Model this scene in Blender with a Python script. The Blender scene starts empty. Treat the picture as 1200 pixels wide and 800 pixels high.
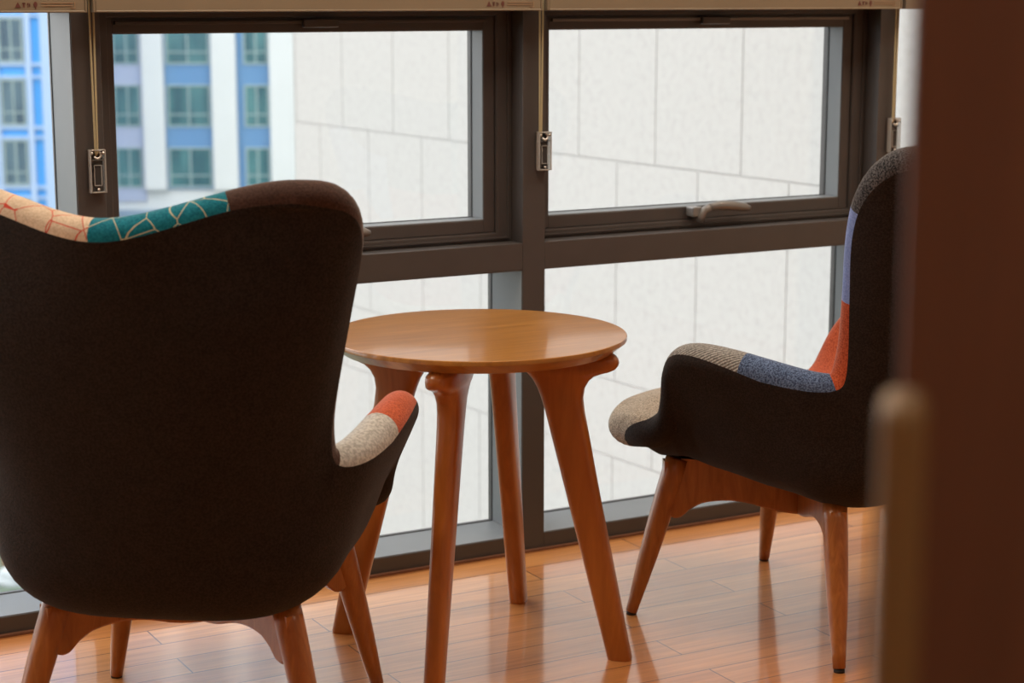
import bpy, bmesh, math, random
import numpy as np
from mathutils import Vector, Matrix
random.seed(7)
S = bpy.context.scene
COL = S.collection
PI = math.pi

# ------------------------------------------------------------------ helpers
def link(o, parent=None):
    COL.objects.link(o)
    if parent: o.parent = parent
    return o

def mesh_obj(name, verts, faces, mat=None, parent=None, smooth=False):
    me = bpy.data.meshes.new(name)
    me.from_pydata([tuple(v) for v in verts], [], [tuple(f) for f in faces])
    me.update()
    if mat: me.materials.append(mat)
    if smooth:
        for p in me.polygons: p.use_smooth = True
    return link(bpy.data.objects.new(name, me), parent)

class MB:
    """collects shapes into one mesh"""
    def __init__(s): s.v = []; s.f = []; s.sm = []
    def add(s, v, f, smooth=False):
        b = len(s.v); s.v += [tuple(p) for p in v]
        s.f += [tuple(i + b for i in q) for q in f]; s.sm += [smooth] * len(f)
        return s
    def box(s, x0, x1, y0, y1, z0, z1, bev=0.0, M=None):
        bm = bmesh.new()
        bmesh.ops.create_cube(bm, size=1)
        for v in bm.verts:
            v.co = ((x0+x1)/2 + v.co.x*(x1-x0), (y0+y1)/2 + v.co.y*(y1-y0), (z0+z1)/2 + v.co.z*(z1-z0))
        if bev > 0:
            bmesh.ops.bevel(bm, geom=list(bm.edges), offset=bev, segments=2, affect='EDGES', profile=0.5)
        if M is not None: bm.transform(M)
        bm.verts.index_update()
        s.add([v.co[:] for v in bm.verts], [[v.index for v in f.verts] for f in bm.faces]); bm.free()
        return s
    def loft(s, rings, cap=True, smooth=True, closed=True):
        n = len(rings[0]); v = [p for r in rings for p in r]; f = []
        for i in range(len(rings)-1):
            for j in range(n if closed else n-1):
                k = (j+1) % n
                f.append((i*n+j, i*n+k, (i+1)*n+k, (i+1)*n+j))
        if cap:
            f.append(tuple(range(n-1, -1, -1))); f.append(tuple((len(rings)-1)*n+j for j in range(n)))
        return s.add(v, f, smooth)
    def tube(s, pts, rad, n=12, cap=True):
        pts = [Vector(p) for p in pts]
        rad = rad if hasattr(rad, '__len__') else [rad]*len(pts)
        rings = []; up = None
        for i, p in enumerate(pts):
            d = (pts[min(i+1, len(pts)-1)] - pts[max(i-1, 0)]).normalized()
            if up is None:
                up = Vector((0,0,1)) if abs(d.z) < .9 else Vector((1,0,0))
            a = d.cross(up).normalized(); b = a.cross(d).normalized(); up = b
            rings.append([p + (a*math.cos(2*PI*k/n) + b*math.sin(2*PI*k/n))*rad[i] for k in range(n)])
        return s.loft(rings, cap)
    def lathe(s, prof, n=64, cen=(0,0)):
        rings = [[(cen[0]+r*math.cos(2*PI*k/n), cen[1]+r*math.sin(2*PI*k/n), z) for k in range(n)] for r, z in prof]
        return s.loft(rings)
    def build(s, name, mat=None, parent=None):
        me = bpy.data.meshes.new(name)
        me.from_pydata(s.v, [], s.f); me.update()
        bm = bmesh.new(); bm.from_mesh(me); bmesh.ops.recalc_face_normals(bm, faces=bm.faces); bm.to_mesh(me); bm.free()
        for p, sm in zip(me.polygons, s.sm): p.use_smooth = sm
        if mat: me.materials.append(mat)
        return link(bpy.data.objects.new(name, me), parent)

def tag(o, label=None, cat=None, group=None, kind=None):
    if label: o['label'] = label
    if cat: o['category'] = cat
    if group: o['group'] = group
    if kind: o['kind'] = kind
    return o

def empty(name, loc=(0,0,0), rz=0):
    o = bpy.data.objects.new(name, None); COL.objects.link(o)
    o.location = loc; o.rotation_euler = (0,0,rz); o.empty_display_size = .1
    return o

def copy_tree(o, parent=None):
    c = o.copy(); COL.objects.link(c)
    if parent: c.parent = parent
    for ch in list(o.children): copy_tree(ch, c)
    return c

# ------------------------------------------------------------------ materials
def newmat(name):
    m = bpy.data.materials.new(name); m.use_nodes = True
    nt = m.node_tree; bs = nt.nodes['Principled BSDF']
    return m, nt, bs
def N(nt, t, **kw):
    n = nt.nodes.new(t)
    for k, v in kw.items():
        if k in n.inputs: n.inputs[k].default_value = v
        else: setattr(n, k, v)
    return n
def rgb(c): return (c[0], c[1], c[2], 1)
def ramp(nt, stops):
    r = nt.nodes.new('ShaderNodeValToRGB')
    e = r.color_ramp.elements
    while len(e) < len(stops): e.new(.5)
    for i, (p, c) in enumerate(stops): e[i].position = p; e[i].color = rgb(c)
    return r
def coords(nt, scale=(1,1,1), rot=(0,0,0), which='Object'):
    tc = nt.nodes.new('ShaderNodeTexCoord'); mp = nt.nodes.new('ShaderNodeMapping')
    mp.inputs['Scale'].default_value = scale; mp.inputs['Rotation'].default_value = rot
    nt.links.new(tc.outputs[which], mp.inputs['Vector']); return mp.outputs['Vector']
def bump(nt, bs, h, strength=.3, dist=.002):
    b = N(nt, 'ShaderNodeBump'); b.inputs['Strength'].default_value = strength; b.inputs['Distance'].default_value = dist
    nt.links.new(h, b.inputs['Height']); nt.links.new(b.outputs['Normal'], bs.inputs['Normal'])

def plain(name, col, rough=.5, metal=0, var=.06, scale=8, spec=.5):
    m, nt, bs = newmat(name)
    v = coords(nt); n = N(nt, 'ShaderNodeTexNoise', Scale=scale, Detail=4.0)
    nt.links.new(v, n.inputs['Vector'])
    lo = [c*(1-var) for c in col]; hi = [min(1, c*(1+var)) for c in col]
    r = ramp(nt, [(.3, lo), (.7, hi)]); nt.links.new(n.outputs['Fac'], r.inputs['Fac'])
    nt.links.new(r.outputs['Color'], bs.inputs['Base Color'])
    bs.inputs['Roughness'].default_value = rough; bs.inputs['Metallic'].default_value = metal
    bs.inputs['Specular IOR Level'].default_value = spec
    return m

def wood(name, dark, light, scale=(40, 40, 3), rough=.35, coat=.0, coat_rough=.1, rot=(0,0,0), dist=2.0):
    m, nt, bs = newmat(name)
    v = coords(nt, scale, rot)
    n = N(nt, 'ShaderNodeTexNoise', Scale=1.0, Detail=6.0, Roughness=.6, Distortion=dist)
    nt.links.new(v, n.inputs['Vector'])
    r = ramp(nt, [(.3, dark), (.5, [(a+b)/2 for a, b in zip(dark, light)]), (.68, light)])
    nt.links.new(n.outputs['Fac'], r.inputs['Fac']); nt.links.new(r.outputs['Color'], bs.inputs['Base Color'])
    bs.inputs['Roughness'].default_value = rough
    bs.inputs['Coat Weight'].default_value = coat; bs.inputs['Coat Roughness'].default_value = coat_rough
    bump(nt, bs, n.outputs['Fac'], .15, .001)
    return m

def fabric(name, cols, scale=260, rough=.9, sheen=.15, mode='tweed', line=None):
    """woven cloth; cols = darker and lighter yarn"""
    m, nt, bs = newmat(name)
    v = coords(nt)
    n = N(nt, 'ShaderNodeTexNoise', Scale=scale, Detail=2.0); nt.links.new(v, n.inputs['Vector'])
    big = N(nt, 'ShaderNodeTexNoise', Scale=30.0, Detail=3.0); nt.links.new(v, big.inputs['Vector'])
    r = ramp(nt, [(.38, cols[0]), (.62, cols[1])]); nt.links.new(n.outputs['Fac'], r.inputs['Fac'])
    col = r.outputs['Color']; h = n.outputs['Fac']
    if mode == 'lines':
        vo = nt.nodes.new('ShaderNodeTexVoronoi'); vo.feature = 'DISTANCE_TO_EDGE'; vo.inputs['Scale'].default_value = 28
        vo.inputs['Randomness'].default_value = 1.0
        nt.links.new(v, vo.inputs['Vector'])
        r2 = ramp(nt, [(.0, (1,1,1)), (.018, (0,0,0))]); r2.color_ramp.interpolation = 'CONSTANT'
        nt.links.new(vo.outputs['Distance'], r2.inputs['Fac'])
        mx = nt.nodes.new('ShaderNodeMix'); mx.data_type = 'RGBA'
        nt.links.new(r2.outputs['Color'], mx.inputs['Factor']); nt.links.new(col, mx.inputs['A'])
        mx.inputs['B'].default_value = rgb(line); col = mx.outputs['Result']
    if mode == 'rib':
        w = N(nt, 'ShaderNodeTexWave', Scale=70.0, Distortion=1.0); w.bands_direction = 'DIAGONAL'
        nt.links.new(v, w.inputs['Vector'])
        mx = nt.nodes.new('ShaderNodeMix'); mx.data_type = 'RGBA'; mx.blend_type = 'MULTIPLY'
        mx.inputs['Factor'].default_value = .55
        nt.links.new(col, mx.inputs['A']); nt.links.new(w.outputs['Color'], mx.inputs['B']); col = mx.outputs['Result']; h = w.outputs['Fac']
    if mode == 'check':
        ck = N(nt, 'ShaderNodeTexChecker', Scale=130.0); nt.links.new(v, ck.inputs['Vector'])
        ck.inputs['Color1'].default_value = rgb(cols[0]); ck.inputs['Color2'].default_value = rgb(cols[1]); col = ck.outputs['Color']
    mx = nt.nodes.new('ShaderNodeMix'); mx.data_type = 'RGBA'; mx.blend_type = 'MULTIPLY'; mx.inputs['Factor'].default_value = .35
    nt.links.new(col, mx.inputs['A']); nt.links.new(big.outputs['Fac'], mx.inputs['B'])
    sc = nt.nodes.new('ShaderNodeMix'); sc.data_type = 'RGBA'; sc.blend_type = 'MULTIPLY'; sc.inputs['Factor'].default_value = 1
    sc.inputs['B'].default_value = (1.2, 1.2, 1.2, 1); nt.links.new(mx.outputs['Result'], sc.inputs['A'])
    nt.links.new(sc.outputs['Result'], bs.inputs['Base Color'])
    bs.inputs['Roughness'].default_value = rough; bs.inputs['Specular IOR Level'].default_value = .2
    bs.inputs['Sheen Weight'].default_value = sheen; bs.inputs['Sheen Roughness'].default_value = .4
    bump(nt, bs, h, .6, .0015)
    return m

def glass(name, tint=(.985, .985, .975), refl=.06):
    m = bpy.data.materials.new(name); m.use_nodes = True; nt = m.node_tree; nt.nodes.clear()
    out = nt.nodes.new('ShaderNodeOutputMaterial'); t = nt.nodes.new('ShaderNodeBsdfTransparent'); g = nt.nodes.new('ShaderNodeBsdfGlossy')
    g.inputs['Roughness'].default_value = .02; t.inputs['Color'].default_value = rgb(tint)
    lw = nt.nodes.new('ShaderNodeLayerWeight'); lw.inputs['Blend'].default_value = .5
    pw = nt.nodes.new('ShaderNodeMath'); pw.operation = 'POWER'; pw.inputs[1].default_value = 5
    fr = nt.nodes.new('ShaderNodeMath'); fr.operation = 'MULTIPLY_ADD'; fr.inputs[1].default_value = .96; fr.inputs[2].default_value = .04
    nt.links.new(lw.outputs['Facing'], pw.inputs[0]); nt.links.new(pw.outputs[0], fr.inputs[0])
    mx = nt.nodes.new('ShaderNodeMixShader')
    nt.links.new(fr.outputs[0], mx.inputs['Fac']); nt.links.new(t.outputs['BSDF'], mx.inputs[1]); nt.links.new(g.outputs['BSDF'], mx.inputs[2])
    nt.links.new(mx.outputs['Shader'], out.inputs['Surface'])
    return m

M = {}
M['grey'] = plain('grey_aluminium', (.125, .142, .155), .45, 0, .03, 20)
M['frame'] = plain('bronze_aluminium', (.052, .047, .046), .42, 0, .05, 20, .5)
M['gasket'] = plain('black_gasket', (.02, .02, .02), .6)
M['glass'] = glass('window_glass')
M['chairwood'] = wood('chair_ash_wood', (.25, .082, .016), (.40, .155, .038), (38, 38, 5), .34, .25, .2)
M['tablewood'] = wood('table_leg_wood', (.30, .093, .015), (.40, .135, .025), (30, 30, 3), .32, .3, .2)
M['tabletop'] = wood('table_top_ash_veneer', (.25, .108, .018), (.39, .18, .033), (5, 55, 20), .3, .5, .09, (0, 0, .5), 1.2)
M['outer'] = fabric('dark_brown_upholstery', ((.0125, .0107, .0108), (.0255, .0208, .0205)), 300, .95, .05)
M['brown'] = fabric('brown_cloth', ((.036, .019, .015), (.06, .032, .025)), 300, .95, .2)
M['orange'] = fabric('orange_wool', ((.26, .046, .017), (.42, .088, .034)), 330, .95, .2)
M['beige'] = fabric('beige_tweed', ((.16, .13, .092), (.42, .365, .29)), 300)
M['greige'] = fabric('grey_beige_linen', ((.275, .278, .268), (.42, .425, .41)), 200)
M['ribbed'] = fabric('ribbed_grey_cloth', ((.19, .19, .185), (.36, .36, .35)), 250, mode='rib')
M['navy'] = fabric('navy_blue_weave', ((.025, .042, .09), (.105, .16, .285)), 330)
M['sky'] = fabric('light_blue_cloth', ((.13, .205, .47), (.18, .265, .56)), 300)
M['tweed'] = fabric('charcoal_tweed', ((.009, .010, .012), (.085, .085, .095)), 330)
M['houndstooth'] = fabric('black_and_white_houndstooth', ((.03, .03, .035), (.6, .6, .6)), 300, mode='check')
M['cream'] = fabric('cream_cloth_with_red_lines', ((.47, .38, .285), (.57, .47, .36)), 300, mode='lines', line=(.46, .055, .035))
M['teal'] = fabric('teal_cloth_with_cream_lines', ((.0, .11, .17), (.006, .17, .24)), 300, mode='lines', line=(.42, .42, .30))
M['bar'] = plain('beige_blind_rail', (.17, .135, .09), .45, 0, .04)
M['blind'] = plain('beige_blind_fabric', (.46, .36, .24), .8, 0, .04, 60)
M['print'] = plain('dark_red_print', (.09, .022, .016), .6)
M['printpale'] = plain('faded_brown_print', (.30, .19, .11), .6)
M['cord'] = plain('cream_cord', (.36, .325, .20), .7)
M['steel'] = plain('satin_steel', (.55, .54, .52), .3, 1)
M['handle'] = plain('grey_brown_metal', (.165, .162, .158), .4, .2)
M['wall'] = plain('warm_white_paint', (.62, .55, .47), .8, 0, .03)
M['doorwood'] = wood('dark_door_veneer', (.115, .047, .024), (.155, .064, .033), (20, 20, 1.5), .5)
M['pullwood'] = wood('light_oak', (.17, .098, .033), (.21, .125, .045), (25, 25, 2), .45)
M['pad'] = plain('dark_felt_pad', (.02, .017, .015), .8)
# clear plastic of the cord tensioners
m, nt, bs = newmat('clear_plastic')
bs.inputs['Base Color'].default_value = (.95, .95, .93, 1); bs.inputs['Roughness'].default_value = .12
bs.inputs['Transmission Weight'].default_value = .93; bs.inputs['IOR'].default_value = 1.4
M['clear'] = m
m, nt, bs = newmat('frosted_plastic_edge')
bs.inputs['Base Color'].default_value = (.93, .92, .88, 1); bs.inputs['Roughness'].default_value = .25
bs.inputs['Transmission Weight'].default_value = .72; bs.inputs['IOR'].default_value = 1.4
M['clearedge'] = m

# floor: narrow boards running along the window wall
m, nt, bs = newmat('laminate_boards')
tc = nt.nodes.new('ShaderNodeTexCoord'); mp = nt.nodes.new('ShaderNodeMapping')
mp.inputs['Location'].default_value = (0.3, .0155, 0)
nt.links.new(tc.outputs['Object'], mp.inputs['Vector'])
br = nt.nodes.new('ShaderNodeTexBrick')
br.inputs['Scale'].default_value = 1; br.inputs['Brick Width'].default_value = .86; br.inputs['Row Height'].default_value = .0905
br.inputs['Mortar Size'].default_value = .0016; br.inputs['Mortar Smooth'].default_value = .2; br.inputs['Bias'].default_value = 0
br.offset = .37; br.offset_frequency = 2; br.squash = 1
br.inputs['Color1'].default_value = (.54, .215, .062, 1); br.inputs['Color2'].default_value = (.67, .31, .10, 1); br.inputs['Mortar'].default_value = (.12, .045, .02, 1)
nt.links.new(mp.outputs['Vector'], br.inputs['Vector'])
mp2 = nt.nodes.new('ShaderNodeMapping'); mp2.inputs['Scale'].default_value = (3, 60, 1); nt.links.new(tc.outputs['Object'], mp2.inputs['Vector'])
gn = N(nt, 'ShaderNodeTexNoise', Scale=1.0, Detail=6.0, Distortion=1.5); nt.links.new(mp2.outputs['Vector'], gn.inputs['Vector'])
gr = ramp(nt, [(.3, (.74, .70, .66)), (.7, (1.08, 1.08, 1.08))]); nt.links.new(gn.outputs['Fac'], gr.inputs['Fac'])
mx = nt.nodes.new('ShaderNodeMix'); mx.data_type = 'RGBA'; mx.blend_type = 'MULTIPLY'; mx.inputs['Factor'].default_value = 1
nt.links.new(br.outputs['Color'], mx.inputs['A']); nt.links.new(gr.outputs['Color'], mx.inputs['B']); nt.links.new(mx.outputs['Result'], bs.inputs['Base Color'])
bs.inputs['Roughness'].default_value = .35; bs.inputs['Coat Weight'].default_value = 1.0; bs.inputs['Coat Roughness'].default_value = .09; bs.inputs['Coat IOR'].default_value = 1.55
bump(nt, bs, br.outputs['Fac'], -.25, .001)
M['floor'] = m

# outdoor materials
def panel_mat():
    m, nt, bs = newmat('pale_granite_panels')
    v = coords(nt); a = N(nt, 'ShaderNodeTexNoise', Scale=25.0, Detail=8.0, Roughness=.7); nt.links.new(v, a.inputs['Vector'])
    r = ramp(nt, [(.28, (.30, .295, .285)), (.5, (.355, .35, .338)), (.75, (.375, .37, .36))]); nt.links.new(a.outputs['Fac'], r.inputs['Fac'])
    nt.links.new(r.outputs['Color'], bs.inputs['Base Color']); bs.inputs['Roughness'].default_value = .7; return m
M['panel'] = panel_mat()
M['joint'] = plain('grey_panel_joint', (.36, .355, .345), .9)
M['white'] = plain('white_render', (.50, .53, .53), .8, 0, .02, .5)
M['lavender'] = plain('pale_lavender_panel', (.31, .36, .47), .7, 0, .02)
M['blueband'] = plain('mid_blue_panel', (.085, .205, .375), .7, 0, .03)
M['bluegrey'] = plain('slate_blue_panel', (.17, .25, .33), .7, 0, .03)
M['brightblue'] = plain('bright_blue_panel', (.05, .285, .66), .6, 0, .02)
M['paleblue'] = plain('pale_blue_trim', (.29, .40, .57), .6, 0, .02)
def bglass(name, a, b):
    m, nt, bs = newmat(name); v = coords(nt, (1.3, 1.3, .35)); n = N(nt, 'ShaderNodeTexNoise', Scale=1.0, Detail=2.0); nt.links.new(v, n.inputs['Vector'])
    r = ramp(nt, [(.35, a), (.65, b)]); nt.links.new(n.outputs['Fac'], r.inputs['Fac']); nt.links.new(r.outputs['Color'], bs.inputs['Base Color'])
    bs.inputs['Roughness'].default_value = .25; bs.inputs['Specular IOR Level'].default_value = .25; return m
M['tealglass'] = bglass('teal_window_glass', (.018, .08, .105), (.06, .175, .19))
M['darkglass'] = bglass('slate_window_glass', (.03, .065, .10), (.08, .14, .18))
M['winframe'] = plain('pale_green_window_frame', (.25, .34, .34), .6)
M['lawn'] = plain('lawn_and_paving', (.075, .105, .075), .95, 0, .4, .25)
M['road'] = plain('pale_paving', (.17, .19, .20), .9, 0, .2, .3)
M['leaf'] = plain('green_foliage', (.06, .12, .06), .8, 0, .4, 3)
M['rust'] = plain('russet_foliage', (.26, .14, .065), .8, 0, .3, 3)
M['bark'] = plain('brown_bark', (.12, .08, .05), .9)
M['rock'] = plain('pale_stone', (.36, .40, .42), .9, 0, .15, 6)

# ------------------------------------------------------------------ room shell
def struct(mb, name, mat, parent=None):
    o = mb.build(name, mat, parent)
    if parent is None: o['kind'] = 'structure'
    return o
XL, XR, YB, CEIL = -4.0, 4.12, -6.2, 2.6
struct(MB().box(XL-.2, XR+.2, YB-.2, .16, -.12, 0), 'floor', M['floor'])
struct(MB().box(XL-.2, XR+.2, YB-.2, .30, CEIL, CEIL+.15), 'ceiling', M['wall'])
struct(MB().box(XL-.2, XL, YB, .16, 0, CEIL), 'wall_left', M['wall'])
struct(MB().box(XR, XR+.2, YB, .16, 0, CEIL), 'wall_right', M['wall'])
struct(MB().box(XL-.2, XR+.2, YB-.2, YB, 0, CEIL), 'wall_back', M['wall'])
struct(MB().box(XL-.2, XR+.2, 0, .30, 2.42, CEIL), 'wall_front', M['wall'])

# ------------------------------------------------------------------ curtain wall
BAY, MW = .995, .0565
D = .165
mull = [1.028 + BAY*k for k in range(-5, 4)]
n_ = 1
for x in mull:
    struct(MB().box(x, x+MW, 0, D, 0, 2.42, .0012), 'trim_%d' % n_, M['frame']); n_ += 1
for z0, z1 in ((0, .0394), (.651, .7115), (1.222, 1.285)):   # sill rail, transom, upper transom
    mb = MB()
    for k in range(8):
        mb.box(mull[k]+MW, mull[k+1], 0.0005, D, z0, z1, .0012)
    struct(mb, 'trim_%d' % n_, M['frame']); n_ += 1

def ring(mb, x0, x1, z0, z1, w, y0, y1, wt=None, wb=None, bev=.0012, wl=None):
    wt = w if wt is None else wt; wb = w if wb is None else wb; wl = w if wl is None else wl
    mb.box(x0, x0+wl, y0, y1, z0, z1, bev); mb.box(x1-w, x1, y0, y1, z0, z1, bev)
    mb.box(x0+wl, x1-w, y0, y1, z0, z0+wb, bev); mb.box(x0+wl, x1-w, y0, y1, z1-wt, z1, bev)
    return mb
def liner(x0, x1, z0, z1, y0, y1, parent):
    o = ring(MB(), x0, x1, z0, z1, .0016, y0, y1, bev=0).build('reveal_liner', M['grey'], parent)
    return tag(o, 'lighter grey aluminium reveal')
def pane(x0, x1, z0, z1, y, parent, name='glass_pane'):
    o = MB().box(x0, x1, y, y+.006, z0, z1).build(name, M['glass'], parent)
    g = ring(MB(), x0, x1, z0, z1, .003, y-.005, y-.0005, bev=0).build('gasket', M['gasket'], o)
    return o
for k in range(8):
    x0, x1 = mull[k]+MW, mull[k+1]
    w = empty('window_%d' % (k+1), ((x0+x1)/2, 0, 0)); w['kind'] = 'structure'
    inv = Matrix.Translation((-(x0+x1)/2, 0, 0))
    made = []
    made.append(pane(x0, x1, .0394, .651, .147, w, 'lower_glass_pane'))
    made.append(liner(x0, x1, .0394, .651, .003, .1415, w))
    made.append(pane(x0, x1, 1.285, 2.42, .147, w, 'top_glass_pane'))
    if k in (5, 6):
        fr = ring(MB(), x0, x1, .7115, 1.222, .037, .050, .150, wt=.012, wb=.019, wl=.029)
        ring(fr, x0+.010, x1-.010, .7115+.007, 1.222-.004, .0035, .045, .050, bev=0)        # raised bead on the frame face
        made.append(fr.build('outer_frame', M['frame'], w))
        sx0, sx1, sz0, sz1 = x0+.032, x1-.040, .733, 1.207
        sash = empty('sash'); sash.parent = w; 
        sf = ring(MB(), sx0, sx1, sz0, sz1, .027, .058, .135, wt=.029, wb=.028, wl=.010)
        made.append(sf.build('sash_frame', M['frame'], sash))
        # light bead round the sash and slim rail under the head
        made.append(ring(MB(), sx0-.003, sx1+.003, sz0-.003, sz1+.003, .0025, .052, .058, bev=0).build('sash_bead', M['frame'], sash))
        made.append(pane(sx0+.010, sx1-.027, sz0+.028, sz1-.029, .115, sash))
        made.append(liner(sx0+.010, sx1-.027, sz0+.028, sz1-.029, .060, .1095, sash))
        ofs = BAY*(k-6)
        h = MB()
        px, pz, py = 2.508+ofs, .750, .058
        h.box(px-.012, px+.016, .026, py, pz-.010, pz+.013, .003)            # pivot block
        h.tube([(px+.010, .030, pz-.022), (px+.012, .026, pz-.008), (px+.018, .022, pz+.006), (px+.035, .020, pz+.014)], [.0085, .009, .009, .009])
        h.tube([(px+.030, .020, pz+.013), (px+.060, .018, pz+.0155), (px+.100, .020, pz+.012), (px+.135, .024, pz+.006), (px+.150, .026, pz+.003)], [.009, .0115, .0115, .0105, .006])
        hm = h.build('window_handle', M['handle'], sash); tag(hm, 'grey metal cam handle'); made.append(hm)
        lt = MB().box(2.521+ofs, 2.600+ofs, .036, .052, 1.186, 1.2045, .003); lm = lt.build('head_catch', M['frame'], w); made.append(lm)
        rl = MB().box(x0+.045, x1-.06, .046, .0578, 1.1945, 1.2015, .001); made.append(rl.build('head_rail', M['handle' if k == 6 else 'frame'], w))  # right bay's rail coloured lighter, standing in for light falling on it
    else:
        made.append(liner(x0, x1, .7115, 1.222, .003, .1415, w))
        made.append(pane(x0, x1, .7115, 1.222, .147, w, 'upper_glass_pane'))
    for o in made:
        o.data.transform(inv)
        for c in o.children:
            c.data.transform(inv)

# narrow floor bead along the window wall
struct(MB().box(XL, XR, -.010, -.0002, 0, .006, .001), 'trim_%d' % n_, M['doorwood'])

# ------------------------------------------------------------------ roller blinds, cords, tensioners
def blind_parts():
    b = empty('roller_blind')
    x0, x1 = 0, .975
    r = MB().box(x0, x1, -.056, -.040, 1.2205, 1.262, .003)
    r.box(x0, x1, -.058, -.040, 1.2195, 1.2235, .0015)
    rail = r.build('bottom_rail', M['bar'], b)
    MB().box(x0-.004, x0, -.0565, -.0395, 1.2195, 1.262, .001).build('end_cap', M['bar'], rail)
    MB().box(x1, x1+.004, -.0565, -.0395, 1.2195, 1.262, .001).build('end_cap', M['bar'], rail)
    # warning pictograms near the right-hand end
    p = MB(); y0, y1 = -.0572, -.0561
    def tri(cx, cz, s):
        p.add([(cx-s, y0, cz-s*.8), (cx+s, y0, cz-s*.8), (cx, y0, cz+s), (cx-s, y1, cz-s*.8), (cx+s, y1, cz-s*.8), (cx, y1, cz+s)],
              [(0,1,2), (3,5,4), (0,3,4,1), (1,4,5,2), (2,5,3,0)])
    zc = 1.2335
    tri(.848, zc, .0055)
    p.box(.858, .8605, y0, y1, zc-.004, zc+.0045); p.box(.8565, .862, y0, y1, zc+.002, zc+.0045)
    p.box(.866, .8675, y0, y1, zc-.004, zc-.002); p.box(.866, .8675, y0, y1, zc-.0005, zc+.004); p.box(.8695, .871, y0, y1, zc-.003, zc+.003)
    ring_pts = [(.881+.0035*math.cos(a), zc+.001+.0055*math.sin(a)) for a in [2*PI*i/12 for i in range(12)]]
    p.add([(x, y0, z) for x, z in ring_pts] + [(x, y1, z) for x, z in ring_pts], [tuple(range(12)), tuple(range(23, 11, -1))] + [(i, i+12, (i+1) % 12+12, (i+1) % 12) for i in range(12)])
    p.box(.880, .882, y0, y1, zc-.0072, zc-.004)
    p.build('warning_print', M['print'], rail)
    q = MB()
    for i in range(2):
        q.box(.892, .952, y0, y1, zc-.002+.005*i, zc-.0008+.005*i)
    q.box(.955, .9562, y0, y1, zc-.005, zc+.006); q.box(.947, .9562, y0, y1, zc-.006, zc-.005)
    q.build('small_print', M['printpale'], rail)
    MB().box(x0+.006, x1-.006, -.0490, -.0475, 1.262, 2.31).build('blind_fabric', M['blind'], b)
    t = MB().tube([(x0, -.048, 2.335), (x1, -.048, 2.335)], .026, 20); t.build('roller_tube', M['blind'], b)
    MB().box(x0-.004, x1+.004, -.080, -.002, 2.365, 2.385, .002).build('head_bracket', M['bar'], b)
    MB().box(x0-.004, x0, -.075, -.020, 2.31, 2.366, .001).build('side_bracket', M['bar'], b)
    MB().box(x1, x1+.004, -.075, -.020, 2.31, 2.366, .001).build('side_bracket', M['bar'], b)
    cx = -.008 if False else .001
    c = MB()
    for dx in (0, .0085):
        c.tube([(-.004+dx*1.1, -.017, 2.33), (-.001+dx, -.017, 1.24), (.001+dx*.5, -.015, .952), (.002, -.014, .945)], .0021, 8)
    c.build('pull_cord', M['cord'], b)
    return b
GB = 'roller blinds over the office windows'
proto = blind_parts()
labels = {0: 'roller blind bottom rail over the left window with the blue building behind',
          1: 'roller blind bottom rail over the middle window behind the left armchair',
          2: 'roller blind bottom rail over the right awning window with the cam handle in clear view',
          3: 'roller blind at the far right, mostly hidden behind the brown door'}
for j in range(4):
    b = proto if j == 0 else copy_tree(proto)
    b.location = (1.061 + BAY*(j-1), 0, 0)
    tag(b, labels[j], 'window blind', GB)

def tensioner(x, z0):
    t = empty('cord_tensioner', (x, 0, z0))
    c = MB()
    c.box(-.0125, .0125, -.0075, -.004, .003, .082, .0008)
    c.box(-.016, .016, -.018, -.004, .063, .066, .001)
    ring(MB(), -.016, .016, 0, .085, .0030, -.018, -.004, bev=.0012).build('casing_rim', M['clearedge'], t)
    c.build('casing', M['clear'], t)
    MB().box(-.0155, .0155, -.004, -.0004, .001, .084, .0008).build('back_plate', M['frame'], t)
    lb = ring(MB(), -.008, .008, .014, .055, .0016, -.0155, -.0125, bev=.0006); lb.build('window_rim', M['clearedge'], t)
    ins = MB().box(-.0055, .0055, -.0135, -.0125, .016, .053)
    ip = ins.build('dark_insert', M['gasket'], t)
    hk = MB().tube([(-.006, -.014, .072), (-.004, -.0155, .0685), (0, -.016, .067), (.004, -.0155, .069), (.007, -.0145, .073), (.006, -.014, .078), (.002, -.014, .081)], .0024, 10)
    h = hk.build('hook', M['steel'], t); tag(h, 'bright curved hook')
    for sx, sz in ((-.0115, .078), (.0115, .078), (0, .007)):
        sc = MB().lathe([(0.0001, 0), (.0028, 0), (.0028, .003), (.0001, .0035)], 14)
        sc.v = [(sx + a[0], -.0142 - a[2], sz + a[1]) for a in sc.v]
        sc.build('screw', M['steel'], t)
    return t
GT = 'clear cord tensioners on the mullions'
t0 = tensioner(1.066, .872); tag(t0, 'clear plastic cord tensioner with a steel hook on the left mullion', 'cord tensioner', GT)
t1 = copy_tree(t0); t1.location.x = 2.0705; t1['label'] = 'clear plastic cord tensioner on the middle mullion above the round table'
t2 = copy_tree(t0); t2.location.x = 3.062; t2['label'] = 'clear cord tensioner on the right mullion just above the right armchair'

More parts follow.
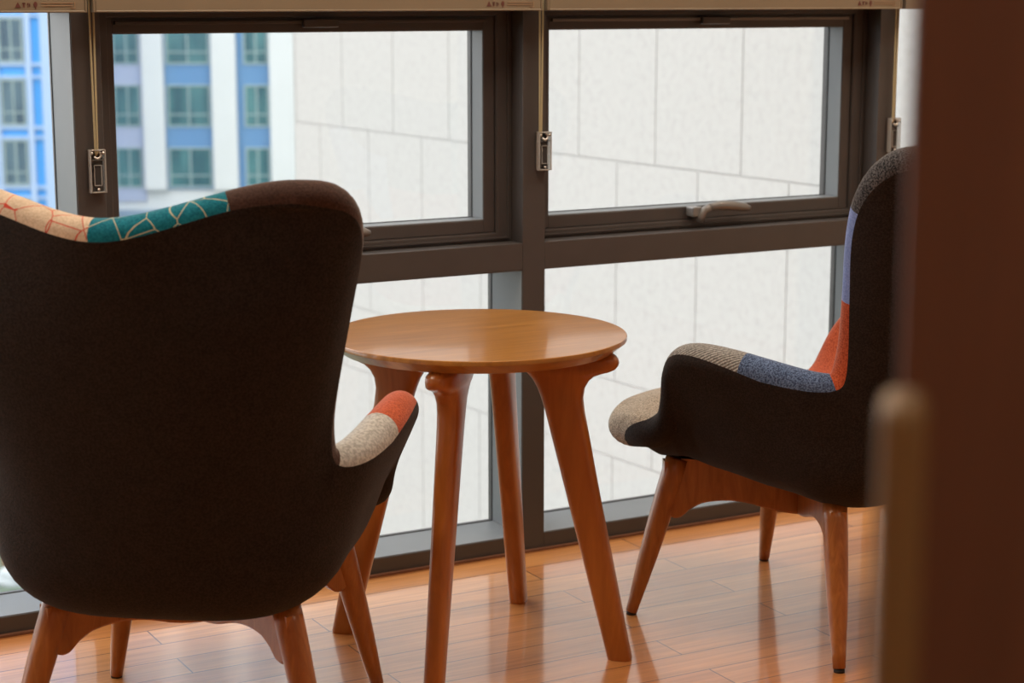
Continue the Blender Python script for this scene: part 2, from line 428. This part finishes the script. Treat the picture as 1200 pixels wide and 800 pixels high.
# ------------------------------------------------------------------ round side table
def make_table(cx, cy):
    t = empty('side_table', (cx, cy, 0))
    MB().lathe([(.0001, .6205), (.15, .6205), (.2795, .6205), (.2812, .6204), (.2826, .6196), (.2833, .6165), (.2833, .6120), (.262, .5945), (.259, .5936), (.255, .5935), (.15, .5935), (.0001, .5935)], 160).build('table_top', M['tabletop'], t).data.set_sharp_from_angle(angle=math.radians(14))
    rows = [(.0, .260, .305, .0165), (.004, .2585, .3055, .0172), (.3, .1812, .2440, .0195), (.44, .1445, .2165, .0205), (.48, .134, .2085, .021), (.505, .126, .2055, .0215),
            (.525, .118, .2085, .022), (.540, .109, .217, .0235), (.550, .100, .229, .025), (.5555, .093, .243, .0265), (.560, .086, .258, .027), (.5645, .079, .2675, .027),
            (.570, .072, .2725, .0265), (.577, .066, .2745, .026), (.584, .064, .2730, .025), (.590, .064, .269, .020), (.5945, .066, .262, .019)]
    # densify with cubic interpolation
    Z = np.array([r[0] for r in rows])
    for a in (-PI/4, PI/4, 3*PI/4, 5*PI/4):
        mb = MB(); rings = []
        zs = []
        for i in range(len(rows)-1):
            zs += list(np.linspace(Z[i], Z[i+1], 4)[:-1])
        zs.append(Z[-1])
        for z in zs:
            ri, ro, b = (np.interp(z, Z, [r[j] for r in rows]) for j in (1, 2, 3))
            rc, ra = (ri+ro)/2, (ro-ri)/2
            pts = []
            for k in range(36):
                th = 2*PI*k/36; c_, s_ = math.cos(th), math.sin(th); e = .62
                u = rc + ra*math.copysign(abs(c_)**e, c_); v = b*math.copysign(abs(s_)**e, s_)
                pts.append((u*math.cos(a)-v*math.sin(a), u*math.sin(a)+v*math.cos(a), z))
            rings.append(pts)
        mb.loft(rings).build('leg', M['tablewood'], t)
    return t
tb = make_table(1.645, -.5)
tag(tb, 'round wooden side table with four splayed legs standing between the two armchairs', 'side table')

# ------------------------------------------------------------------ armchairs
ROWS = np.array([  # Cy, Cz, Ox, Oy, Oz, Wb, n, thick
 (.372,.376, .195,.290,.374, .195, 2.0, .080),
 (.290,.391, .240,.232,.390, .236, 2.2, .088),
 (.222,.395, .258,.180,.400, .250, 2.4, .088),
 (.170,.393, .274,.142,.426, .250, 2.7, .087),
 (.125,.387, .289,.119,.475, .247, 3.1, .086),
 (.080,.381, .313,.098,.530, .243, 3.4, .086),
 (.030,.373, .331,.060,.570, .240, 3.4, .086),
 (-.045,.361,.329,-.020,.570,.238, 3.5, .085),
 (-.120,.349,.315,-.105,.556,.233, 3.8, .083),
 (-.190,.340,.298,-.178,.544,.224, 5.2, .080),
 (-.250,.344,.273,-.222,.540,.204, 4.6, .076),
 (-.298,.377,.256,-.240,.560,.186, 2.9, .072),
 (-.330,.455,.257,-.255,.630,.191, 2.4, .068),
 (-.362,.567,.278,-.272,.730,.224, 2.3, .066),
 (-.392,.682,.298,-.286,.820,.268, 2.25,.064),
 (-.417,.782,.316,-.308,.892,.284, 2.05,.062),
 (-.433,.850,.320,-.338,.940,.286, 1.8, .060),
 (-.443,.892,.303,-.365,.964,.276, 1.6, .058),
 (-.449,.917,.268,-.388,.968,.252, 1.45,.056)])

def catmull(A, u):
    n = len(A); i = int(min(max(math.floor(u), 0), n-2)); t = u - i
    p0 = A[i-1] if i > 0 else 2*A[0]-A[1]; p1 = A[i]; p2 = A[i+1]; p3 = A[i+2] if i+2 < n else 2*A[-1]-A[-2]
    return .5*((2*p1) + (-p0+p2)*t + (2*p0-5*p1+4*p2-p3)*t*t + (-p0+3*p1-3*p2+p3)*t**3)

def relax(A):
    # even out the ribs a little, edges along their own line
    for _ in range(5):
        B = A.copy()
        B[1:-1, 1:-1] = (A[:-2, 1:-1] + A[2:, 1:-1] + A[1:-1, :-2] + A[1:-1, 2:] + 2*A[1:-1, 1:-1])/6
        for e in (0, -1):
            B[1:-1, e] = (A[:-2, e] + 2*A[1:-1, e] + A[2:, e])/4
        A = B
    return A

def shell_grid(sub=6, nt_=26):
    us = np.linspace(0, len(ROWS)-1, (len(ROWS)-1)*sub+1)
    G = []; TH = []; EX = []
    for u in us:
        Cy, Cz, Ox, Oy, Oz, Wb, n, th = catmull(ROWS, u)
        q = np.linspace(0, PI/2, 600)
        X = np.sin(q)**(2/n); Y = 1-np.cos(q)**(2/n)
        x = Wb*X + (Ox-Wb)*Y
        y = Cy + (Oy-Cy)*Y; z = Cz + (Oz-Cz)*Y
        if u > 15:   # scooped top edge: ease the rise from dip to ear
            s = min(1, (u-15)/3); Ys = np.sin(q)**2 * (3 - 2*np.sin(q)**2) if False else (Y*(1-s) + s*(X*X*(3-2*X)))
            y = Cy + (Oy-Cy)*Ys; z = Cz + (Oz-Cz)*Ys; x = Wb*X + (Ox-Wb)*Ys
        P = np.stack([x, y, z], 1)
        L = np.concatenate([[0], np.cumsum(np.linalg.norm(np.diff(P, axis=0), axis=1))])
        tt = np.linspace(0, L[-1], nt_+1)
        R = np.stack([np.interp(tt, L, P[:, j]) for j in range(3)], 1)
        Lf = R[1:][::-1] * np.array([-1, 1, 1])
        G.append(np.concatenate([Lf, R]))
        t = np.abs(np.linspace(-1, 1, 2*nt_+1))
        e = np.clip((t-.38)/.37, 0, 1); e = e*e*(3-2*e)
        edge = .056 + .014*max(0, min(1, (3.2-u)/1.6)) + .010*math.exp(-((u-7.5)/2.5)**2)
        TH.append(th*(1-e) + np.minimum(th, edge)*e)
        g0 = .52 + .20*max(0, min(1, (5-u)/2)); g = np.clip((t-g0)/.28, 0, 1); g = g*g*(3-2*g)
        EX.append((.030 - .014*max(0, min(1, (u-7)/2.5)))*max(0, min(1, (11.5-u)/2)) * max(0, min(1, u/1.8)) * (1-g))
    return us, relax(np.array(G)), np.array(TH), np.array(EX)

US, G, TH, EX = shell_grid()
NU, NT = G.shape[:2]
Tt = np.linspace(-1, 1, NT)
dU = np.gradient(G, axis=0); dT = np.gradient(G, axis=1)
NRM = np.cross(dT, dU); mag = np.linalg.norm(NRM, axis=2)
sn = mag/(np.linalg.norm(dU, axis=2)*np.linalg.norm(dT, axis=2)+1e-12)
NRM /= mag[..., None]+1e-12
if NRM[20, NT//2, 2] < 0: NRM = -NRM
bad = sn < .55          # where the grid pinches (the rounded corners) take the normal from around it
NRM[bad] = 0
for _ in range(400):
    A = np.zeros_like(NRM); A[1:] += NRM[:-1]; A[:-1] += NRM[1:]; A[:, 1:] += NRM[:, :-1]; A[:, :-1] += NRM[:, 1:]
    A /= np.linalg.norm(A, axis=2, keepdims=True)+1e-9
    NRM[bad] = A[bad]
for _ in range(8):
    A = NRM.copy()
    A[1:-1] = (NRM[:-2] + 2*NRM[1:-1] + NRM[2:])/4
    B = A.copy(); B[:, 1:-1] = (A[:, :-2] + 2*A[:, 1:-1] + A[:, 2:])/4
    NRM = B/np.linalg.norm(B, axis=2, keepdims=True)
KR = 16; KB = 10
def islands(fs):
    par = {}
    def find(a):
        while par.setdefault(a, a) != a: par[a] = par[par[a]]; a = par[a]
        return a
    for f in fs:
        for i in f[1:]: par[find(i)] = find(f[0])
    out = {}
    for f in fs: out.setdefault(find(f[0]), []).append(f)
    return list(out.values())
def build_shell(root, patch):
    inner = G + NRM*TH[..., None]/2; outer = G - NRM*(TH/2 + EX)[..., None]
    loop = [(0, j) for j in range(NT)] + [(i, NT-1) for i in range(1, NU)] + [(NU-1, j) for j in range(NT-2, -1, -1)] + [(i, 0) for i in range(NU-2, 0, -1)]
    V = []; idI = {}; idO = {}
    for i in range(NU):
        for j in range(NT):
            idI[i, j] = len(V); V.append(inner[i, j])
    for i in range(NU):
        for j in range(NT):
            idO[i, j] = len(V); V.append(outer[i, j])
    rim = {}
    nl = len(loop)
    Bs = []
    for q, (i, j) in enumerate(loop):
        tan = G[loop[(q+1) % nl]] - G[loop[q-1]]; tan /= np.linalg.norm(tan)+1e-12
        b = np.cross(tan, NRM[i, j])
        c = G[min(max(i, 2), NU-3), min(max(j, 2), NT-3)]
        if np.dot(b, G[i, j]-c) < 0: b = -b
        Bs.append(b/np.linalg.norm(b))
    Bs = np.array(Bs)
    for _ in range(8):
        Bs = (np.roll(Bs, 1, 0) + 2*Bs + np.roll(Bs, -1, 0)); Bs /= np.linalg.norm(Bs, axis=1, keepdims=True)
    def seam(u, t):          # how far the lining wraps round the padded edge before the dark shell begins
        return math.radians(np.interp(u, [0, .5, 2.4, 3.0, 4.8, 6.2, 8.0, 18], [100 - 46*max(0, min(1, (t-.15)/.65)), 50, 32, 32, 95, 130, 166, 166]))
    for q, (i, j) in enumerate(loop):
        r = TH[i, j]/2; n = NRM[i, j]; b = Bs[q] - np.dot(Bs[q], n)*n; b /= np.linalg.norm(b); sb = seam(US[i], abs(Tt[j]))
        for k in range(1, KR):
            a = sb*k/KB if k <= KB else sb + (PI-sb)*(k-KB)/(KR-KB)
            rim[q, k] = len(V); V.append(G[i, j] + r*(math.cos(a)*n + math.sin(a)*b))
        rim[q, 0] = idI[i, j]; rim[q, KR] = idO[i, j]
    F = {}
    def put(key, f): F.setdefault(key, []).append(f)
    for i in range(NU-1):
        for j in range(NT-1):
            key = patch((US[i]+US[i+1])/2, (Tt[j]+Tt[j+1])/2)
            put(key, (idI[i, j], idI[i, j+1], idI[i+1, j+1], idI[i+1, j]))
            put('outer', (idO[i, j], idO[i+1, j], idO[i+1, j+1], idO[i, j+1]))
    for q in range(nl):
        a, b = loop[q], loop[(q+1) % nl]
        u = (US[a[0]]+US[b[0]])/2; t = (Tt[a[1]]+Tt[b[1]])/2
        key = patch(u, t)
        for k in range(KR):
            f = (rim[q, k], rim[(q+1) % nl, k], rim[(q+1) % nl, k+1], rim[q, k+1])
            put(key if k < KB else 'outer', f)
    V = np.array(V)
    names = {'outer': 'outer_shell'}
    lab = {'outer': 'dark brown outer shell', 'brown': 'brown patch', 'orange': 'orange patch', 'beige': 'beige tweed patch', 'greige': 'grey beige linen patch', 'ribbed': 'ribbed grey patch',
           'navy': 'navy blue woven patch', 'sky': 'light blue patch', 'tweed': 'charcoal tweed patch', 'houndstooth': 'black and white houndstooth patch',
           'cream': 'cream patch with red lines', 'teal': 'teal patch with cream lines'}
    for key, fs in F.items():
      for fs in islands(fs):
        used = sorted({i for f in fs for i in f}); mp = {o: n for n, o in enumerate(used)}
        o = mesh_obj(names.get(key, 'fabric_patch'), V[used], [[mp[i] for i in f] for f in fs], M[key], root, True)
        bm = bmesh.new(); bm.from_mesh(o.data); bmesh.ops.recalc_face_normals(bm, faces=bm.faces)
        bm.to_mesh(o.data); bm.free()
        for p in o.data.polygons: p.use_smooth = True
        o['label'] = lab[key]

def build_base(root):
    q2 = math.sqrt(2)
    # two arched rails crossing under the seat
    for a in (PI/4, -PI/4):
        bot = [(-.205, .255), (-.196, .205), (-.180, .205), (-.168, .222), (-.150, .236), (-.120, .241), (-.085, .236), (-.045, .216), (0, .205)]
        bot = bot + [(-x, z) for x, z in bot[-2::-1]]
        # smooth
        xs = [p[0]*q2 for p in bot]; prof = []
        for i in range(len(bot)-1):
            for f in (0, .25, .5, .75): prof.append(((xs[i]*(1-f)+xs[i+1]*f), bot[i][1]*(1-f)+bot[i+1][1]*f))
        prof.append((xs[-1], bot[-1][1]))
        zz = np.array([p[1] for p in prof])
        for _ in range(3): zz[1:-1] = (zz[:-2]+2*zz[1:-1]+zz[2:])/4
        prof = [(p[0], z) for p, z in zip(prof, zz)]
        c, s = math.cos(a), math.sin(a); hw = .015
        dz = .0 if a > 0 else .0006
        top = [(p[0], (.300 if abs(p[0]) < .26 else .290) + .17*max(0, p[0]*math.sin(a))) for p in prof]
        rings = []
        for (x, zb), (_, zt) in zip(prof, top):
            rings.append([(x*c - y*s, x*s + y*c, z + dz) for y, z in ((-hw, zb+.004), (-hw+.004, zb), (hw-.004, zb), (hw, zb+.004), (hw, zt), (-hw, zt))])
        MB().loft(rings, True, False).build('cross_rail', M['chairwood'], root)
    for sx in (-1, 1):
        for sy in (-1, 1):
            fx = .262 if sy < 0 else .2475
            top = Vector((sx*.186, sy*.184, .330 if sy > 0 else .302)); foot = Vector((sx*fx, sy*.25, .006))
            n = 10; pts = [top.lerp(foot, k/n) for k in range(n+1)]
            rad = [.0235, .0238, .0236, .0230, .0222, .0212, .0198, .0180, .0160, .0138, .0118]
            l = MB().tube(pts, rad, 20).build('leg', M['chairwood'], root)
            MB().tube([(foot.x, foot.y, .0065), (foot.x, foot.y, 0)], .0105, 16).build('foot_pad', M['pad'], l)

def left_patch(u, t):
    if u >= 10.4:
        if t > .705 - max(0, (u-14))*.01: return 'brown'
        if u > 14:
            return 'cream' if t < -.035 else 'teal'
        if t < -.62: return 'greige'
        return 'sky' if t < 0 else 'orange'
    if t > .5:
        edge = 7.3 + (t-.75)*1.5
        return 'orange' if u < edge and u > 2.4 else ('greige' if u >= edge else 'beige')
    if t < -.5: return 'navy' if u < 6.5 else 'houndstooth'
    return 'beige' if u < 4 else ('brown' if t < 0 else 'greige')
def right_patch(u, t):
    if u < 2.35: return 'beige'
    if t < -.5:
        if u < 7.55: return 'ribbed'
        if u < 10.25: return 'navy'
        if u < 12.9: return 'orange'
        if u < 14.85: return 'sky'
        return 'tweed'
    if t > .33:
        if u < 3.4: return 'houndstooth'
        if u < 7.6: return 'orange'
        if u < 9.3: return 'houndstooth'
        if u < 13.6: return 'orange'
        return 'brown'
    if u > 14: return 'teal' if t > .05 else 'tweed'
    if u > 9.4: return 'orange'
    return 'brown' if u > 6.2 else 'greige'

def chair(loc, fwd, label, patch):
    rz = math.atan2(fwd[1], fwd[0]) - PI/2
    c = empty('armchair', (loc[0], loc[1], 0), rz)
    build_shell(c, patch); build_base(c)
    tag(c, label, 'armchair')
    return c
chair((1.025, -.675), (.584, .812), 'patchwork armchair on the left seen from behind, cream and teal cloth along its scooped top', left_patch)
chair((2.326, -.635), (-.348, .937), 'patchwork armchair on the right seen in profile, orange and blue back edge', right_patch)

# ------------------------------------------------------------------ foreground door
YAW = .5057167
CAMX, CAMY, CAMZ = 0, -3.60397, 1.25
dl = empty('door_1', (CAMX + math.sin(YAW)*.69 + math.cos(YAW)*.145, CAMY + math.cos(YAW)*.69 - math.sin(YAW)*.145, 0), -YAW - .21)
dl['kind'] = 'structure'
MB().box(0, .80, 0, .04, .008, 2.06, .003).build('door_leaf', M['doorwood'], dl)
ph = MB().box(-.0060, .0105, -.075, -.035, .30, 1.1135, .005); pho = ph.build('pull_handle', M['pullwood'], dl); tag(pho, 'light wooden pull handle')
for z in (.42, .86): MB().box(-.004, .0085, -.040, .004, z-.02, z+.02, .003).build('handle_bracket', M['pullwood'], pho)

# ------------------------------------------------------------------ outdoors
GZ = -9.3
gd = MB(); gd.box(-80, 90, .6, 120, GZ-.3, GZ); g = struct(gd, 'ground', M['lawn'])
tag(g, kind='structure')
rd = MB().box(-60, 8.2, 36.5, 44, GZ-.02, GZ+.03); r_ = struct(rd, 'pavement', M['road'])

# concrete wing standing out from the same facade
wing = empty('building_wing', (5, 4.4, 0), math.radians(4.0))     # local y runs along the wall, +x is into the wing
tag(wing, 'pale stone-panelled wing of the building filling the right-hand windows', 'building')
S0, S1 = -4.15, 3.54
MB().box(.006, 7, S0, S1-.012, GZ, 6.0).build('wing_body', M['joint'], wing)
zj = [.441]
while zj[-1] < 5.2: zj.append(zj[-1] + (1.12 if len(zj) % 2 else .40))
zl = [-.680, -1.080]
while zl[-1] > GZ+.5: zl.append(zl[-1] - (1.12 if len(zl) % 2 == 0 else .40))
zs = [GZ] + sorted(zl) + zj + [6.0]
pm = MB(); GAP = .0038
offs = {0: .283, 1: -.050, 2: -.37, 3: -.035}
base_i = zs.index(-.680)
for i in range(len(zs)-1):
    o = offs.get({base_i+1: 0, base_i: 1, base_i-1: 2, base_i-2: 3}.get(i, i % 4), .1)
    k0 = math.floor((S0-o)/.645)
    ss = [S0] + [o+.645*k for k in range(k0, 30) if S0+.03 < o+.645*k < S1-.03] + [S1]
    for a, b in zip(ss[:-1], ss[1:]):
        pm.box(0, .014, a+GAP, b-GAP, zs[i]+GAP, zs[i+1]-GAP)
pm.box(0, 7, S1-.012, S1, GZ, 6.0)
pm.build('stone_cladding', M['panel'], wing)

def facade_frame(name, dist, label):
    f = empty(name, (CAMX + math.sin(YAW)*dist, CAMY + math.cos(YAW)*dist, 0), -YAW)
    tag(f, label, 'building'); return f
# white and blue apartment building
ap = facade_frame('apartment_building', 85, 'distant white apartment building with blue spandrels and teal windows seen through the middle window')
MB().box(-24 + 5.4, -8.0, 0.05, 14, GZ-26, 38).build('building_body', M['white'], ap)
def fbox(root, name, mat, x0, x1, z0, z1, y0=-.02, y1=.06):
    return MB().box(x0, x1, y0, y1, z0, z1).build(name, M[mat], root)
for x0, x1 in ((-16.55, -15.60), (-13.45, -12.35), (-10.85, -9.3)):
    fbox(ap, 'pilaster', 'white', x0, x1, -7.35, 38, -.35, .06)
floors = [(-7.27, -5.46), (-4.53, -2.66), (-1.75, .15), (1.07, 2.95), (3.9, 5.75)] + [(6.72+2.82*k, 8.57+2.82*k) for k in range(10)]
fbox(ap, 'facade_panel', 'lavender', -18.6, -16.55, -7.9, 38, -.06, .06)
fbox(ap, 'facade_panel', 'blueband', -15.60, -13.45, -7.35, 38, -.06, .06)
fbox(ap, 'facade_panel', 'blueband', -12.35, -10.85, -7.35, 38, -.06, .06)
fbox(ap, 'plinth', 'bluegrey', -18.7, -8.0, GZ, -8.3, -.5, .06)
def bwindow(root, x0, x1, z0, z1, mat, nm=2):
    w = ring(MB(), x0, x1, z0, z1, .07, -.13, -.06, bev=0)
    for k in range(1, nm): 
        xc = x0 + (x1-x0)*k/nm; w.box(xc-.03, xc+.03, -.12, -.06, z0, z1)
    w.box(x0, x1, -.12, -.06, z0+.52, z0+.57)
    o = w.build('window', M['winframe'], root)
    MB().box(x0+.07, x1-.07, -.085, -.065, z0+.07, z1-.07).build('pane', M[mat], o)
for z0, z1 in floors:
    bwindow(ap, -18.4, -16.7, z0, z1, 'tealglass', 3)
    bwindow(ap, -15.50, -13.55, z0, z1, 'tealglass', 2)
    bwindow(ap, -12.02, -10.92, z0, z1, 'tealglass', 2)
# blue building
bb = facade_frame('apartment_building', 80, 'distant bright blue building with pale trim seen through the left window')
MB().box(-30, -19.35, .05, 12, GZ-24, 34).build('building_body', M['brightblue'], bb)
for x0, x1 in ((-20.50, -20.26), (-19.85, -19.35), (-21.85, -21.66)):
    fbox(bb, 'vertical_trim', 'paleblue', x0, x1, GZ, 34, -.12, .06)
bfl = [(-9.1, -7.3), (-6.67, -4.74), (-4.13, -2.19), (-1.48, .37), (1.07, 2.95), (3.6, 5.5)] + [(6.1+2.5*k, 8.0+2.5*k) for k in range(10)]
for z0, z1 in bfl:
    bwindow(bb, -21.60, -20.56, z0, z1, 'darkglass', 2)
    bwindow(bb, -23.2, -21.95, z0, z1, 'darkglass', 2)
    fbox(bb, 'floor_band', 'paleblue', -30, -19.35, z0-.16, z0-.03, -.10, .06)
    fbox(bb, 'floor_band', 'paleblue', -30, -19.35, z1+.03, z1+.14, -.10, .06)

# shrubs and a parked car down below, by the lower left pane
def shrub(x, y, r, h, mat, label, seed):
    rnd = random.Random(seed)
    s = empty('shrub', (x, y, GZ)); tag(s, label, 'shrub', 'shrubs below the window')
    v = []; f = []
    for k in range(900):
        th = rnd.uniform(0, 2*PI); ph_ = math.acos(rnd.uniform(-.3, 1)); rr = rnd.uniform(.75, 1.05)
        c = Vector((r*rr*math.sin(ph_)*math.cos(th), r*rr*math.sin(ph_)*math.sin(th), h*.5 + h*.5*rr*math.cos(ph_)))
        a = Vector((rnd.uniform(-1,1), rnd.uniform(-1,1), rnd.uniform(-1,1))).normalized(); b = a.orthogonal().normalized(); l = .16*r
        i = len(v); v += [c-a*l, c+b*l*.5, c+a*l, c-b*l*.5]; f.append((i, i+1, i+2, i+3))
    mesh_obj('foliage', v, f, M[mat], s)
    MB().tube([(0,0,0), (0,0,h*.6)], [r*.1, r*.05], 8).build('stem', M['bark'], s)
shrub(8.60, 31.75, .62, .75, 'leaf', 'green shrub farthest from the window, seen through the lower left pane', 1)
shrub(8.26, 30.45, .24, .32, 'rust', 'small russet shrub between the green shrub and the pale boulder below the left window', 2)
rk = bmesh.new(); bmesh.ops.create_icosphere(rk, subdivisions=3, radius=.27)
rr = random.Random(5); ph3 = [rr.uniform(0, 6) for _ in range(6)]
for v in rk.verts:
    d = 1 + .16*math.sin(9*v.co.x+ph3[0])*math.cos(8*v.co.y+ph3[1]) + .1*math.sin(15*v.co.z+ph3[2]+6*v.co.x)
    v.co = (v.co.x*d*1.25, v.co.y*d, max(-.10, v.co.z*d*.75))
me = bpy.data.meshes.new('boulder'); rk.to_mesh(me); rk.free(); me.materials.append(M['rock'])
bo = link(bpy.data.objects.new('boulder', me)); bo.location = (8.02, 29.65, GZ+.10)
tag(bo, 'pale boulder on the ground below the lower left window pane', 'rock')

# ------------------------------------------------------------------ light
W = bpy.data.worlds.new('sky'); S.world = W; W.use_nodes = True
bg = W.node_tree.nodes['Background']; bg.inputs['Color'].default_value = (.965, .975, 1.0, 1); bg.inputs['Strength'].default_value = 1.8
pl = bpy.data.lights.new('window_portal', 'AREA'); pl.shape = 'RECTANGLE'; pl.size = 8.0; pl.size_y = 1.2
pl.cycles.is_portal = True
po = bpy.data.objects.new('window_portal', pl); COL.objects.link(po)
po.location = (.05, .20, .63); po.rotation_euler = (-PI/2, 0, 0)

# warm ceiling lamps of the room
for lx, ly, pw in ((-.4, -.85, 16), (1.5, -.85, 16), (3.3, -.85, 16), (.4, -4.0, 6), (2.6, -4.0, 6)):
    l = bpy.data.lights.new('ceiling_lamp', 'AREA'); l.shape = 'SQUARE'; l.size = .9; l.energy = pw; l.color = (1.0, .82, .64)
    lo = bpy.data.objects.new('ceiling_lamp', l); COL.objects.link(lo); lo.location = (lx, ly, CEIL-.02)

# ------------------------------------------------------------------ camera
cam = bpy.data.cameras.new('camera'); co = bpy.data.objects.new('camera', cam); COL.objects.link(co)
co.location = (CAMX, CAMY, CAMZ); co.rotation_euler = (PI/2 - .181818, 0, -YAW)
cam.sensor_width = 36; cam.lens = 66; cam.clip_start = .05; cam.clip_end = 500
cam.dof.use_dof = True; cam.dof.focus_distance = 3.4; cam.dof.aperture_fstop = 5.6
S.camera = co

S.view_settings.view_transform = 'Standard'; S.view_settings.look = 'None'
S.view_settings.exposure = 1.0; S.view_settings.gamma = 1; S.view_settings.use_curve_mapping = False
S.cycles.use_denoising = True
S.cycles.max_bounces = 12; S.cycles.diffuse_bounces = 6; S.cycles.glossy_bounces = 4; S.cycles.transparent_max_bounces = 24
S.cycles.sample_clamp_indirect = 6
S.cycles.caustics_reflective = False; S.cycles.caustics_refractive = False
